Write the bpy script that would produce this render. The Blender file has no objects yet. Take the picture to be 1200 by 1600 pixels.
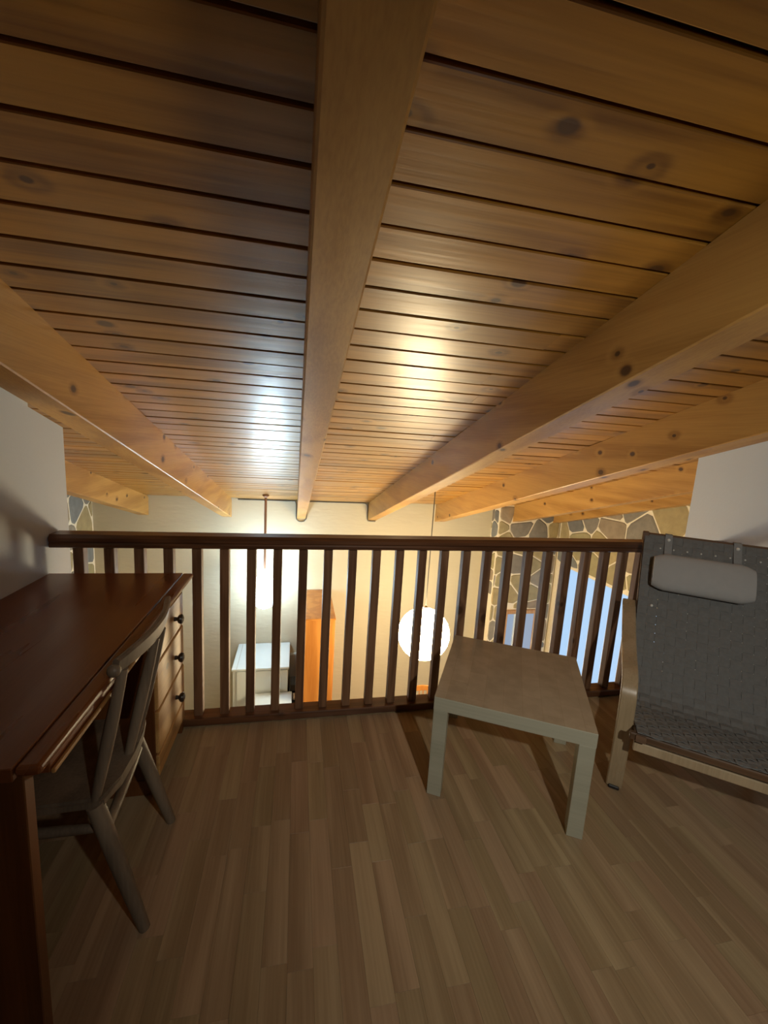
import bpy, bmesh, math, random
from mathutils import Vector, Matrix
R = math.radians
random.seed(7)
SC = bpy.context.scene
COL = SC.collection

# ------------------------------------------------------------------ camera
cam_d = bpy.data.cameras.new('camera'); cam = bpy.data.objects.new('camera', cam_d); COL.objects.link(cam)
F_PX, PITCH, ROLL, YAW = 650.79, -0.157015, 0.060531, -0.209995
def cam_basis():
    cy, sy = math.cos(YAW), math.sin(YAW); cp, sp = math.cos(PITCH), math.sin(PITCH); cr, sr = math.cos(ROLL), math.sin(ROLL)
    f = Vector((-sy*cp, cy*cp, sp)); r = Vector((cy, sy, 0)); u = r.cross(f)
    return (cr*r + sr*u), (-sr*r + cr*u), f
cr_, cu_, cf_ = cam_basis()
m = Matrix.Identity(4)
for i in range(3):
    m[i][0], m[i][1], m[i][2] = cr_[i], cu_[i], -cf_[i]
m.translation = Vector((0.9788, -2.06425, 1.44964))
cam.matrix_world = m
cam_d.sensor_fit = 'VERTICAL'; cam_d.sensor_height = 32.0
cam_d.lens = F_PX/1600.0*32.0
cam_d.clip_start = 0.02
SC.camera = cam

# ------------------------------------------------------------------ world, exposure, lamps out of view
world = bpy.data.worlds.new('dusk'); SC.world = world; world.use_nodes = True
bg = world.node_tree.nodes['Background']; bg.inputs[0].default_value = (0.42, 0.62, 0.95, 1); bg.inputs[1].default_value = 0.25
SC.view_settings.view_transform = 'Standard'; SC.view_settings.look = 'None'
SC.view_settings.gamma = 1.0; SC.view_settings.use_curve_mapping = False
SC.view_settings.exposure = 0.0
GLOBE_L = 60.0; PENDANT_L = 32.0; BULB_W = 74.0; WINDOW_L = 0.92
ld = bpy.data.lights.new('loft_lamp', 'SPOT'); ld.energy = BULB_W; ld.color = (1.0, 0.95, 0.82); ld.shadow_soft_size = 0.025
ld.spot_size = R(104); ld.spot_blend = 1.0
lo = bpy.data.objects.new('loft_lamp', ld); lo.location = (1.58, -2.59, 1.80); COL.objects.link(lo)
lo.rotation_euler = (Vector((2.2, 0.0, 0.4))-Vector((1.58, -2.59, 1.80))).to_track_quat('-Z', 'Y').to_euler()

# ------------------------------------------------------------------ helpers
def lin(r, g, b):
    f = lambda v: (v/255/12.92) if v/255 <= 0.04045 else ((v/255+0.055)/1.055)**2.4
    return (f(r), f(g), f(b), 1)
MATS = {}
def base_mat(name):
    mt = bpy.data.materials.new(name); mt.use_nodes = True
    nt = mt.node_tree; b = nt.nodes['Principled BSDF']
    return mt, nt, b
def node(nt, t, **kw):
    n = nt.nodes.new(t)
    for k, v in kw.items():
        if k.startswith('i_'):
            key = k[2:]
            n.inputs[int(key) if key.isdigit() else key].default_value = v
        else: setattr(n, k, v)
    return n
def math_n(nt, op, a, b=None, c=None):
    n = nt.nodes.new('ShaderNodeMath'); n.operation = op
    for i, v in enumerate((a, b, c)):
        if v is None: continue
        if isinstance(v, (int, float)): n.inputs[i].default_value = v
        else: nt.links.new(v, n.inputs[i])
    return n.outputs[0]
def mix_col(nt, fac, a, b, bt='MIX'):
    n = nt.nodes.new('ShaderNodeMix'); n.data_type = 'RGBA'; n.blend_type = bt
    if isinstance(fac, (int, float)): n.inputs[0].default_value = fac
    else: nt.links.new(fac, n.inputs[0])
    for idx, v in ((6, a), (7, b)):
        if isinstance(v, tuple): n.inputs[idx].default_value = v
        else: nt.links.new(v, n.inputs[idx])
    return n.outputs[2]
def smooth(nt, v, lo_, hi_, o0=0.0, o1=1.0):
    n = nt.nodes.new('ShaderNodeMapRange'); n.interpolation_type = 'SMOOTHSTEP'
    nt.links.new(v, n.inputs[0])
    for i, x in enumerate((lo_, hi_, o0, o1)): n.inputs[i+1].default_value = x
    return n.outputs[0]

def wood(name, dark, light, axis='X', rough=0.35, knots=0.0, var=0.12, ring=7.0, bump=0.15, fine=1.0, sheen_noise=0.0, knot_col=(0.060, 0.024, 0.009, 1), across=7.0, hue_mix=None, spec=0.5, coat=0.0):
    mt, nt, b = base_mat(name); L = nt.links
    tc = node(nt, 'ShaderNodeTexCoord'); oi = node(nt, 'ShaderNodeObjectInfo')
    off = node(nt, 'ShaderNodeVectorMath', operation='SCALE'); off.inputs[0].default_value = (37.3, 19.7, 11.9)
    L.new(oi.outputs['Random'], off.inputs['Scale'])
    add = node(nt, 'ShaderNodeVectorMath', operation='ADD'); L.new(tc.outputs['Object'], add.inputs[0]); L.new(off.outputs[0], add.inputs[1])
    sep = node(nt, 'ShaderNodeSeparateXYZ'); L.new(add.outputs[0], sep.inputs[0])
    if axis == 'X': al, a1, a2 = sep.outputs[0], sep.outputs[1], sep.outputs[2]
    elif axis == 'Y': al, a1, a2 = sep.outputs[1], sep.outputs[0], sep.outputs[2]
    else: al, a1, a2 = sep.outputs[2], sep.outputs[0], sep.outputs[1]
    # knots in the board plane
    kc = node(nt, 'ShaderNodeCombineXYZ')
    acr = math_n(nt, 'ADD', a1, math_n(nt, 'MULTIPLY', a2, 1.0))
    L.new(math_n(nt, 'MULTIPLY', al, 3.0), kc.inputs[0]); L.new(math_n(nt, 'MULTIPLY', acr, 4.2), kc.inputs[1])
    vor = node(nt, 'ShaderNodeTexVoronoi', voronoi_dimensions='2D', feature='F1'); vor.inputs['Scale'].default_value = 1.0; vor.inputs['Randomness'].default_value = 1.0
    L.new(kc.outputs[0], vor.inputs['Vector'])
    kd = vor.outputs['Distance']
    # only some cells carry a knot
    ksep = node(nt, 'ShaderNodeSeparateColor'); L.new(vor.outputs['Color'], ksep.inputs[0])
    has = math_n(nt, 'LESS_THAN', ksep.outputs[0], knots)
    size = math_n(nt, 'MULTIPLY_ADD', ksep.outputs[1], 0.08, 0.045)
    kn = math_n(nt, 'MULTIPLY', has, smooth(nt, math_n(nt, 'DIVIDE', kd, size), 0.45, 1.0, 0.62, 0.0))
    kn = math_n(nt, 'MAXIMUM', kn, 0.0)
    halo = math_n(nt, 'MULTIPLY', has, smooth(nt, kd, 0.0, 0.24, 1.0, 0.0))
    # growth rings
    cv = node(nt, 'ShaderNodeCombineXYZ')
    L.new(math_n(nt, 'MULTIPLY', al, 0.55), cv.inputs[0]); L.new(math_n(nt, 'MULTIPLY', a1, across), cv.inputs[1]); L.new(math_n(nt, 'MULTIPLY', a2, across), cv.inputs[2])
    n1 = node(nt, 'ShaderNodeTexNoise'); n1.inputs['Scale'].default_value = 1.0; n1.inputs['Detail'].default_value = 2.5; n1.inputs['Distortion'].default_value = 0.3
    L.new(cv.outputs[0], n1.inputs['Vector'])
    ringv = math_n(nt, 'ADD', math_n(nt, 'MULTIPLY', n1.outputs[0], ring*6.0), math_n(nt, 'MULTIPLY', halo, 5.0))
    rs = math_n(nt, 'MULTIPLY_ADD', math_n(nt, 'SINE', ringv), 0.5, 0.5)
    # fibre
    cv2 = node(nt, 'ShaderNodeCombineXYZ')
    L.new(math_n(nt, 'MULTIPLY', al, 4.0*fine), cv2.inputs[0]); L.new(math_n(nt, 'MULTIPLY', a1, 130.0*fine), cv2.inputs[1]); L.new(math_n(nt, 'MULTIPLY', a2, 130.0*fine), cv2.inputs[2])
    n2 = node(nt, 'ShaderNodeTexNoise'); n2.inputs['Scale'].default_value = 1.0; n2.inputs['Detail'].default_value = 3.0
    L.new(cv2.outputs[0], n2.inputs['Vector'])
    n3 = node(nt, 'ShaderNodeTexNoise'); n3.inputs['Scale'].default_value = 1.7; n3.inputs['Detail'].default_value = 2.0
    L.new(cv.outputs[0], n3.inputs['Vector'])
    g = math_n(nt, 'ADD', math_n(nt, 'MULTIPLY', rs, 0.32), math_n(nt, 'ADD', math_n(nt, 'MULTIPLY', n2.outputs[0], 0.50), math_n(nt, 'MULTIPLY', n3.outputs[0], 0.40)))
    g = smooth(nt, g, 0.25, 0.95)
    col = mix_col(nt, g, dark, light)
    if hue_mix:
        r2 = math_n(nt, 'FRACT', math_n(nt, 'MULTIPLY', oi.outputs['Random'], 17.31))
        col = mix_col(nt, math_n(nt, 'MULTIPLY', r2, 0.8), col, mix_col(nt, g, hue_mix[0], hue_mix[1]))
    col = mix_col(nt, math_n(nt, 'MULTIPLY', halo, 0.35), col, (dark[0]*0.6, dark[1]*0.55, dark[2]*0.5, 1))
    col = mix_col(nt, math_n(nt, 'MINIMUM', math_n(nt, 'MULTIPLY', kn, 1.6), 0.9), col, knot_col)
    hs = node(nt, 'ShaderNodeHueSaturation'); L.new(col, hs.inputs['Color'])
    L.new(math_n(nt, 'MULTIPLY_ADD', oi.outputs['Random'], 2*var, 1.0-var), hs.inputs['Value'])
    L.new(hs.outputs[0], b.inputs['Base Color'])
    b.inputs['Specular IOR Level'].default_value = spec
    L.new(math_n(nt, 'MULTIPLY_ADD', n3.outputs[0], 0.22, rough-0.11), b.inputs['Roughness'])
    bp = node(nt, 'ShaderNodeBump'); bp.inputs['Strength'].default_value = bump; bp.inputs['Distance'].default_value = 0.002
    hsum = math_n(nt, 'ADD', math_n(nt, 'MULTIPLY', n2.outputs[0], 0.6), math_n(nt, 'ADD', math_n(nt, 'MULTIPLY', rs, 0.3), math_n(nt, 'MULTIPLY', n3.outputs[0], sheen_noise*3)))
    L.new(hsum, bp.inputs['Height']); L.new(bp.outputs[0], b.inputs['Normal'])
    b.inputs['Coat Weight'].default_value = coat; b.inputs['Coat Roughness'].default_value = 0.28
    if coat:
        bp2 = node(nt, 'ShaderNodeBump'); bp2.inputs['Strength'].default_value = 0.5; bp2.inputs['Distance'].default_value = 0.003
        L.new(math_n(nt, 'ADD', n3.outputs[0], math_n(nt, 'MULTIPLY', n2.outputs[0], 0.25)), bp2.inputs['Height']); L.new(bp2.outputs[0], b.inputs['Coat Normal'])
    MATS[name] = mt
    return mt

def plain(name, col, rough=0.5, metal=0.0, noise=0.0, nscale=8.0, bump=0.0, bscale=40.0, spec=0.5, stretch=(1, 1, 1)):
    mt, nt, b = base_mat(name); L = nt.links
    b.inputs['Roughness'].default_value = rough; b.inputs['Metallic'].default_value = metal; b.inputs['Specular IOR Level'].default_value = spec
    tc = node(nt, 'ShaderNodeTexCoord')
    mp = node(nt, 'ShaderNodeMapping'); mp.inputs['Scale'].default_value = stretch; L.new(tc.outputs['Object'], mp.inputs[0])
    n = node(nt, 'ShaderNodeTexNoise'); n.inputs['Scale'].default_value = nscale; n.inputs['Detail'].default_value = 4.0
    L.new(mp.outputs[0], n.inputs['Vector'])
    lo_ = tuple(c*(1-noise) for c in col[:3]) + (1,); hi_ = tuple(min(1, c*(1+noise)) for c in col[:3]) + (1,)
    L.new(mix_col(nt, n.outputs[0], lo_, hi_), b.inputs['Base Color'])
    if bump:
        n2 = node(nt, 'ShaderNodeTexNoise'); n2.inputs['Scale'].default_value = bscale; n2.inputs['Detail'].default_value = 5.0
        L.new(mp.outputs[0], n2.inputs['Vector'])
        bp = node(nt, 'ShaderNodeBump'); bp.inputs['Strength'].default_value = bump; bp.inputs['Distance'].default_value = 0.01
        L.new(n2.outputs[0], bp.inputs['Height']); L.new(bp.outputs[0], b.inputs['Normal'])
    MATS[name] = mt
    return mt
def emit(name, col, strength):
    mt, nt, b = base_mat(name)
    b.inputs['Base Color'].default_value = (0.06, 0.06, 0.06, 1); b.inputs['Roughness'].default_value = 0.6
    b.inputs['Emission Color'].default_value = col; b.inputs['Emission Strength'].default_value = strength
    return mt

# ---- meshes
def tri_cap(bm, a, b_): pass
def add_box(bm, x0, x1, y0, y1, z0, z1, bev=0.0, seg=1):
    ret = bmesh.ops.create_cube(bm, size=1.0)
    vs = ret['verts']
    for v in vs:
        v.co = Vector((x0+(v.co.x+0.5)*(x1-x0), y0+(v.co.y+0.5)*(y1-y0), z0+(v.co.z+0.5)*(z1-z0)))
    if bev > 0:
        es = list({e for v in vs for e in v.link_edges})
        bmesh.ops.bevel(bm, geom=es, offset=bev, segments=seg, affect='EDGES', profile=0.5)
def box_bm(*a, **k):
    bm = bmesh.new(); add_box(bm, *a, **k); return bm
def add_sweep(bm, pts, section, closed_section=True, up=Vector((0, 0, 1)), caps=True, frames=None):
    """sweep a 2D section (list of (s,t)) along pts; s goes to side, t to normal"""
    pts = [Vector(p) for p in pts]; n = len(pts); rings = []
    for i, p in enumerate(pts):
        t = (pts[min(i+1, n-1)]-pts[max(i-1, 0)]).normalized()
        if frames: side, nrm = frames[i]
        else:
            side = t.cross(up)
            if side.length < 1e-4: side = t.cross(Vector((0, 1, 0)))
            side.normalize(); nrm = side.cross(t).normalized()
        sec = section(i/(n-1)) if callable(section) else section
        rings.append([bm.verts.new(p+side*s+nrm*q) for s, q in sec])
    k = len(rings[0])
    for i in range(n-1):
        for j in range(k):
            bm.faces.new((rings[i][j], rings[i][(j+1) % k], rings[i+1][(j+1) % k], rings[i+1][j]))
    if caps:
        bm.faces.new(list(reversed(rings[0]))); bm.faces.new(rings[-1])
def circ(r, k=10, ry=None):
    ry = r if ry is None else ry
    return [(r*math.cos(2*math.pi*j/k), ry*math.sin(2*math.pi*j/k)) for j in range(k)]
def rect(w, h, b=0.0):
    w, h = w/2, h/2
    if b <= 0: return [(-w, -h), (w, -h), (w, h), (-w, h)]
    return [(-w+b, -h), (w-b, -h), (w, -h+b), (w, h-b), (w-b, h), (-w+b, h), (-w, h-b), (-w, -h+b)]
def tube_bm(pts, r, k=10, up=Vector((0, 0, 1))):
    bm = bmesh.new()
    if callable(r): add_sweep(bm, pts, lambda t: circ(r(t), k), up=up)
    else: add_sweep(bm, pts, circ(r, k), up=up)
    return bm
def add_lathe(bm, prof, center, k=20, axis='Z'):
    """prof: list of (r,h)"""
    c = Vector(center); rings = []
    for r, h in prof:
        ring = []
        for j in range(k):
            a = 2*math.pi*j/k
            p = (r*math.cos(a), r*math.sin(a), h)
            if axis == 'X': p = (h, r*math.cos(a), r*math.sin(a))
            if axis == 'Y': p = (r*math.cos(a), h, r*math.sin(a))
            ring.append(bm.verts.new(c+Vector(p)))
        rings.append(ring)
    for i in range(len(rings)-1):
        for j in range(k):
            bm.faces.new((rings[i][j], rings[i][(j+1) % k], rings[i+1][(j+1) % k], rings[i+1][j]))
    bm.faces.new(list(reversed(rings[0]))); bm.faces.new(rings[-1])
ROOT_M = {}
def mesh_from(name, bm, smooth_=False):
    bmesh.ops.recalc_face_normals(bm, faces=bm.faces)
    me = bpy.data.meshes.new(name); bm.to_mesh(me); bm.free()
    if smooth_:
        for p in me.polygons: p.use_smooth = True
        try: me.set_sharp_from_angle(angle=R(38))
        except Exception: pass
    return me
def obj(name, bm, mt, parent=None, world_coords=True, smooth_=False, loc=None, rot=None):
    me = bm if isinstance(bm, bpy.types.Mesh) else mesh_from(name, bm, smooth_)
    if mt is not None and not me.materials: me.materials.append(mt)
    o = bpy.data.objects.new(name, me); COL.objects.link(o)
    if loc is not None: o.location = loc
    if rot is not None: o.rotation_euler = rot
    if parent is not None:
        o.parent = parent
        if world_coords and parent.name in ROOT_M: o.matrix_parent_inverse = ROOT_M[parent.name].inverted()
    return o
def empty(name, loc, rz=0.0, rx=0.0):
    o = bpy.data.objects.new(name, None); COL.objects.link(o)
    o.location = loc; o.rotation_euler = (rx, 0, rz); o.empty_display_size = 0.1
    ROOT_M[o.name] = Matrix.Translation(Vector(loc)) @ Matrix.Rotation(rz, 4, 'Z') @ Matrix.Rotation(rx, 4, 'X')
    return o
def tag(o, label, cat, group=None):
    o['label'] = label; o['category'] = cat
    if group: o['group'] = group
    return o
def thing(name, label, cat, loc, rz=0.0, group=None):
    return tag(empty(name, loc, rz), label, cat, group)
def structure(o):
    o['kind'] = 'structure'; return o

# ------------------------------------------------------------------ materials
M_PLANK = wood('plank_wood', (0.17, 0.068, 0.008, 1), (0.40, 0.195, 0.028, 1), 'X', rough=0.42, knots=0.36, var=0.16, bump=0.3, sheen_noise=0.9, ring=2.6, spec=0.5, fine=0.6, coat=0.55)
M_BEAM = wood('beam_wood', (0.32, 0.15, 0.032, 1), (0.53, 0.295, 0.080, 1), 'Y', rough=0.42, knots=0.3, var=0.06, bump=0.2, ring=2.2, across=5.0)
M_RAIL_X = wood('dark_rail_wood', (0.075, 0.030, 0.013, 1), (0.17, 0.072, 0.032, 1), 'X', rough=0.32, var=0.08, knots=0.08)
M_RAIL_Z = wood('dark_baluster_wood', (0.125, 0.060, 0.031, 1), (0.27, 0.145, 0.078, 1), 'Z', rough=0.45, spec=0.3, var=0.15, knots=0.15)
M_FLOOR = wood('laminate_wood', (0.28, 0.178, 0.105, 1), (0.45, 0.315, 0.20, 1), 'Y', rough=0.42, var=0.06, ring=2.0, bump=0.03, across=9.0, hue_mix=((0.27, 0.20, 0.105, 1), (0.44, 0.35, 0.20, 1)))
M_DESK = wood('desk_wood_lengthwise', (0.17, 0.048, 0.014, 1), (0.24, 0.078, 0.022, 1), 'Y', rough=0.30, var=0.05, ring=0.9, bump=0.0, across=6.0)
M_DESK_Z = wood('desk_wood_upright', (0.10, 0.032, 0.008, 1), (0.19, 0.068, 0.018, 1), 'Z', rough=0.35, var=0.06, ring=3.0, bump=0.06)  # shade on the unlit end panel is put into this darker colour
M_DRAWER = wood('drawer_pine', (0.40, 0.20, 0.065, 1), (0.62, 0.36, 0.13, 1), 'Y', rough=0.35, var=0.05, ring=4.0, knots=0.3)
M_CHAIRW = wood('worn_chair_wood', (0.14, 0.105, 0.075, 1), (0.27, 0.21, 0.15, 1), 'Z', rough=0.45, var=0.08, ring=2.0)
M_BIRCH = wood('birch_top', (0.30, 0.215, 0.125, 1), (0.47, 0.36, 0.22, 1), 'X', rough=0.32, var=0.02, ring=1.5, bump=0.03, across=5.0)
M_BIRCH_S = wood('birch_pale', (0.36, 0.36, 0.28, 1), (0.46, 0.455, 0.36, 1), 'X', rough=0.4, var=0.03, ring=1.0, bump=0.03)
M_PLY = wood('bent_birch_ply', (0.36, 0.27, 0.16, 1), (0.52, 0.41, 0.27, 1), 'Z', rough=0.28, var=0.02, ring=1.2, bump=0.03)
M_BROWNPLY = wood('brown_ply', (0.08, 0.045, 0.025, 1), (0.16, 0.09, 0.05, 1), 'X', rough=0.45, var=0.03)
M_CUP = wood('orange_cupboard_wood', (0.42, 0.15, 0.025, 1), (0.60, 0.26, 0.055, 1), 'Z', rough=0.4, var=0.03, ring=2.0)
M_FRAME = wood('window_frame_pine', (0.40, 0.2, 0.07, 1), (0.6, 0.34, 0.14, 1), 'Z', rough=0.4, var=0.05)
M_WEB = plain('grey_webbing', (0.185, 0.19, 0.192, 1), 0.8, noise=0.18, nscale=60, bump=0.25, bscale=300)
M_PILLOW = plain('grey_pillow_cloth', (0.42, 0.43, 0.44, 1), 0.85, noise=0.06, nscale=30, bump=0.15, bscale=400)
M_STRAPW = plain('grey_strap', (0.27, 0.28, 0.29, 1), 0.7, noise=0.1, nscale=60)
M_METAL = plain('bright_metal', (0.75, 0.76, 0.74, 1), 0.25, metal=1.0)
M_STUD = plain('pale_stud', (0.80, 0.82, 0.80, 1), 0.35)
M_BLACK = plain('black_plastic', (0.012, 0.012, 0.014, 1), 0.45)
M_KNOB = plain('dark_knob', (0.035, 0.022, 0.015, 1), 0.3, noise=0.2)
M_WALL = plain('loft_wall_paint', (0.72, 0.79, 0.90, 1), 0.8, noise=0.03, nscale=3, bump=0.12, bscale=60)
M_PLASTER = plain('cream_plaster', (0.53, 0.48, 0.36, 1), 0.85, noise=0.04, nscale=2.5, bump=0.55, bscale=9, stretch=(0.6, 1, 2.2))
M_WHITE = plain('white_enamel', (0.66, 0.75, 0.80, 1), 0.3, noise=0.02)
M_GREYT = plain('grey_tile', (0.42, 0.42, 0.40, 1), 0.4, noise=0.06)
M_KFLOOR = plain('lower_floor_tile', (0.42, 0.30, 0.20, 1), 0.5, noise=0.1)
M_MORTAR = plain('pale_mortar', (0.80, 0.73, 0.58, 1), 0.9, noise=0.1, nscale=20, bump=0.3, bscale=60)
M_CABLE = plain('grey_cable', (0.16, 0.15, 0.13, 1), 0.5)
M_CORD = plain('brown_cord', (0.22, 0.11, 0.065, 1), 0.5)
M_SHADOWGAP = plain('gap_shade_board', (0.02, 0.008, 0.004, 1), 0.8)  # near-black backing: shade in the plank gaps is put into its colour
M_GLOBE = emit('lit_globe_glass', (1.0, 0.80, 0.48, 1), GLOBE_L)
M_LAMPW = emit('lit_white_glass', (0.66, 0.87, 1.0, 1), PENDANT_L)
M_GLOW_DISC = emit('added_glow', (0.62, 0.85, 1.0, 1), PENDANT_L*7)  # added emitter for extra upward light from the pendant
M_PANE = emit('dusk_lit_pane', (0.42, 0.68, 1.0, 1), WINDOW_L)
STONE_M = []
for i, c in enumerate([(0.32, 0.27, 0.15), (0.22, 0.20, 0.17), (0.33, 0.29, 0.16), (0.17, 0.17, 0.165), (0.29, 0.23, 0.16), (0.36, 0.29, 0.15), (0.20, 0.21, 0.21), (0.26, 0.235, 0.19)]):
    STONE_M.append(plain('stone_%d' % i, c+(1,), 0.75, noise=0.3, nscale=9, bump=0.5, bscale=25))
M_BROWNSTONE = plain('brown_stone', (0.075, 0.035, 0.02, 1), 0.7, noise=0.3, nscale=9, bump=0.5, bscale=25)

# ------------------------------------------------------------------ roof geometry
Z0, TP = 1.88955, 0.28354       # ceiling underside height at Y=0 and slope
def zc(y): return Z0 - TP*y
SL = math.atan(TP)
YB, YF = -3.6, 5.11             # back wall, far wall
XL, XR = -2.1, 5.85             # lower room sides
WL, WR = -0.085, 3.655          # loft walls
ZK = -3.48                      # lower floor
YP = 4.80                       # stone pier front

# ------------------------------------------------------------------ setting
# ceiling: backing + planks
bm = bmesh.new()
vs = [bm.verts.new((x, y, zc(y)+dz)) for dz in (0.020, 0.09) for x, y in ((XL-.1, YB-.1), (XR+.1, YB-.1), (XR+.1, YF+.1), (XL-.1, YF+.1))]
for f in ((0, 1, 2, 3), (7, 6, 5, 4), (0, 4, 5, 1), (1, 5, 6, 2), (2, 6, 7, 3), (3, 7, 4, 0)): bm.faces.new([vs[i] for i in f])
ceiling = structure(obj('ceiling', bm, M_SHADOWGAP))
PITCHY = 0.13655; SLEN = PITCHY/math.cos(SL)
def plank_mesh(length, w=SLEN-0.0115, t=0.019, c=0.003):
    sec = [(-w/2, t), (-w/2, c), (-w/2+c, 0), (w/2-c, 0), (w/2, c), (w/2, t)]
    bm = bmesh.new(); rings = []
    for x in (0, length): rings.append([bm.verts.new((x, a, b_)) for a, b_ in sec])
    for j in range(6): bm.faces.new((rings[0][j], rings[0][(j+1) % 6], rings[1][(j+1) % 6], rings[1][j]))
    bm.faces.new(rings[0]); bm.faces.new(list(reversed(rings[1])))
    return mesh_from('plank', bm)
PM = {}; rp_ = random.Random(4)
def plank(x0, x1, yc):
    L_ = round(x1-x0, 3)
    if L_ not in PM:
        PM[L_] = plank_mesh(L_); PM[L_].materials.append(M_PLANK)
    o = bpy.data.objects.new('plank', PM[L_]); COL.objects.link(o)
    o.location = (x0, yc, zc(yc)); o.rotation_euler = (-SL+rp_.gauss(0, 0.0022), rp_.gauss(0, 0.0004), 0); o.parent = ceiling
k0 = -18
splits = {6: 2.10, 9: 1.98, 11: 2.04, 4: 3.0, 8: 4.1, 17: 2.05}
for k in range(k0, 46):
    yc = -1.137 + PITCHY*(k+0.5)
    if yc+PITCHY/2 > YF+0.02 or yc < YB: continue
    if k in splits:
        plank(XL, splits[k]-0.0015, yc); plank(splits[k]+0.0015, XR, yc)
    else: plank(XL, XR, yc)

# far wall, side walls
wall_far = structure(obj('wall_far', box_bm(XL-.1, XR+.1, YF, YF+0.12, ZK, zc(YF)+0.06), M_PLASTER))
wall_l = bmesh.new()
def add_prism_yz(bm, x0, x1, poly):
    a = [bm.verts.new((x0, y, z)) for y, z in poly]; b_ = [bm.verts.new((x1, y, z)) for y, z in poly]; n = len(poly)
    for j in range(n): bm.faces.new((a[j], a[(j+1) % n], b_[(j+1) % n], b_[j]))
    bm.faces.new(list(reversed(a))); bm.faces.new(b_)
BH = 0.306
def zb(y): return zc(y)-BH
# loft side walls (white)
add_prism_yz(wall_l, -0.32, WL, [(YB, -0.3), (0.15, -0.3), (0.15, 1.445), (YB, 1.445+0.30*(0.15-YB))])
add_prism_yz(wall_l, -0.34, -0.219, [(YB, -0.3), (0.149, -0.3), (0.149, zc(0.149)), (YB, zc(YB))])
wall_left = structure(obj('wall_left', wall_l, M_WALL))
wall_r = bmesh.new()
add_prism_yz(wall_r, WR, WR+0.2, [(YB, -0.3), (0.315, -0.3), (0.315, zc(0.315)), (YB, zc(YB))])
wall_right = structure(obj('wall_right', wall_r, M_WALL))
wall_back = structure(obj('wall_back', box_bm(-0.34, WR+0.2, YB-0.12, YB, -0.3, zc(YB)+0.02), M_DESK_Z))
# lower room shell
trim_1 = structure(obj('trim_1', box_bm(XL, XR, 0.06, 0.14, ZK, -0.02), M_PLASTER))
trim_1.name = 'wall_under_loft'
kfloor = structure(obj('floor_lower', box_bm(XL-.1, XR+.1, 0.0, YF+.1, ZK-0.1, ZK), M_KFLOOR))
bm = bmesh.new(); add_prism_yz(bm, XL-0.15, XL-0.03, [(-0.3, ZK), (YF, ZK), (YF, zc(YF)+.05), (-0.3, zc(-0.3)+.05)])
wall_sl = structure(obj('wall_left_lower', bm, M_MORTAR))
bm = bmesh.new()
WY0, WY1, WZ1 = 1.9, 4.72, -0.555     # big window opening in the right wall
add_prism_yz(bm, XR+0.03, XR+0.2, [(-0.3, WZ1), (YF, WZ1), (YF, zc(YF)+.05), (-0.3, zc(-0.3)+.05)])
add_box(bm, XR+0.03, XR+0.2, -0.3, WY0, ZK, WZ1)
add_box(bm, XR+0.03, XR+0.2, WY1, YF, ZK, WZ1)
wall_sr = structure(obj('wall_right_lower', bm, M_MORTAR))
# end closures behind the loft's flank walls
structure(obj('wall_left_end', box_bm(XL-.1, -0.3, -0.34, -0.3, ZK, zc(-.3)+.06), M_WALL))
structure(obj('wall_right_end', box_bm(WR+.15, XR+.2, -0.34, -0.3, ZK, zc(-.3)+.06), M_WALL))
# stone pier core with a window recess
PX0 = 4.572
pw = (4.93, 5.60, -1.545, -3.0)       # small window x0,x1,ztop,zbot
bm = bmesh.new()
ztopp = zc(YP)+0.03
add_box(bm, PX0+0.03, pw[0], YP+0.03, YF, ZK, ztopp); add_box(bm, pw[1], XR, YP+0.03, YF, ZK, ztopp)
add_box(bm, pw[0], pw[1], YP+0.03, YF, pw[2], ztopp); add_box(bm, pw[0], pw[1], YP+0.03, YF, ZK, pw[3])
add_box(bm, pw[0], pw[1], YP+0.2, YF, pw[3], pw[2])
pier = structure(obj('wall_pier', bm, M_MORTAR))

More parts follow.
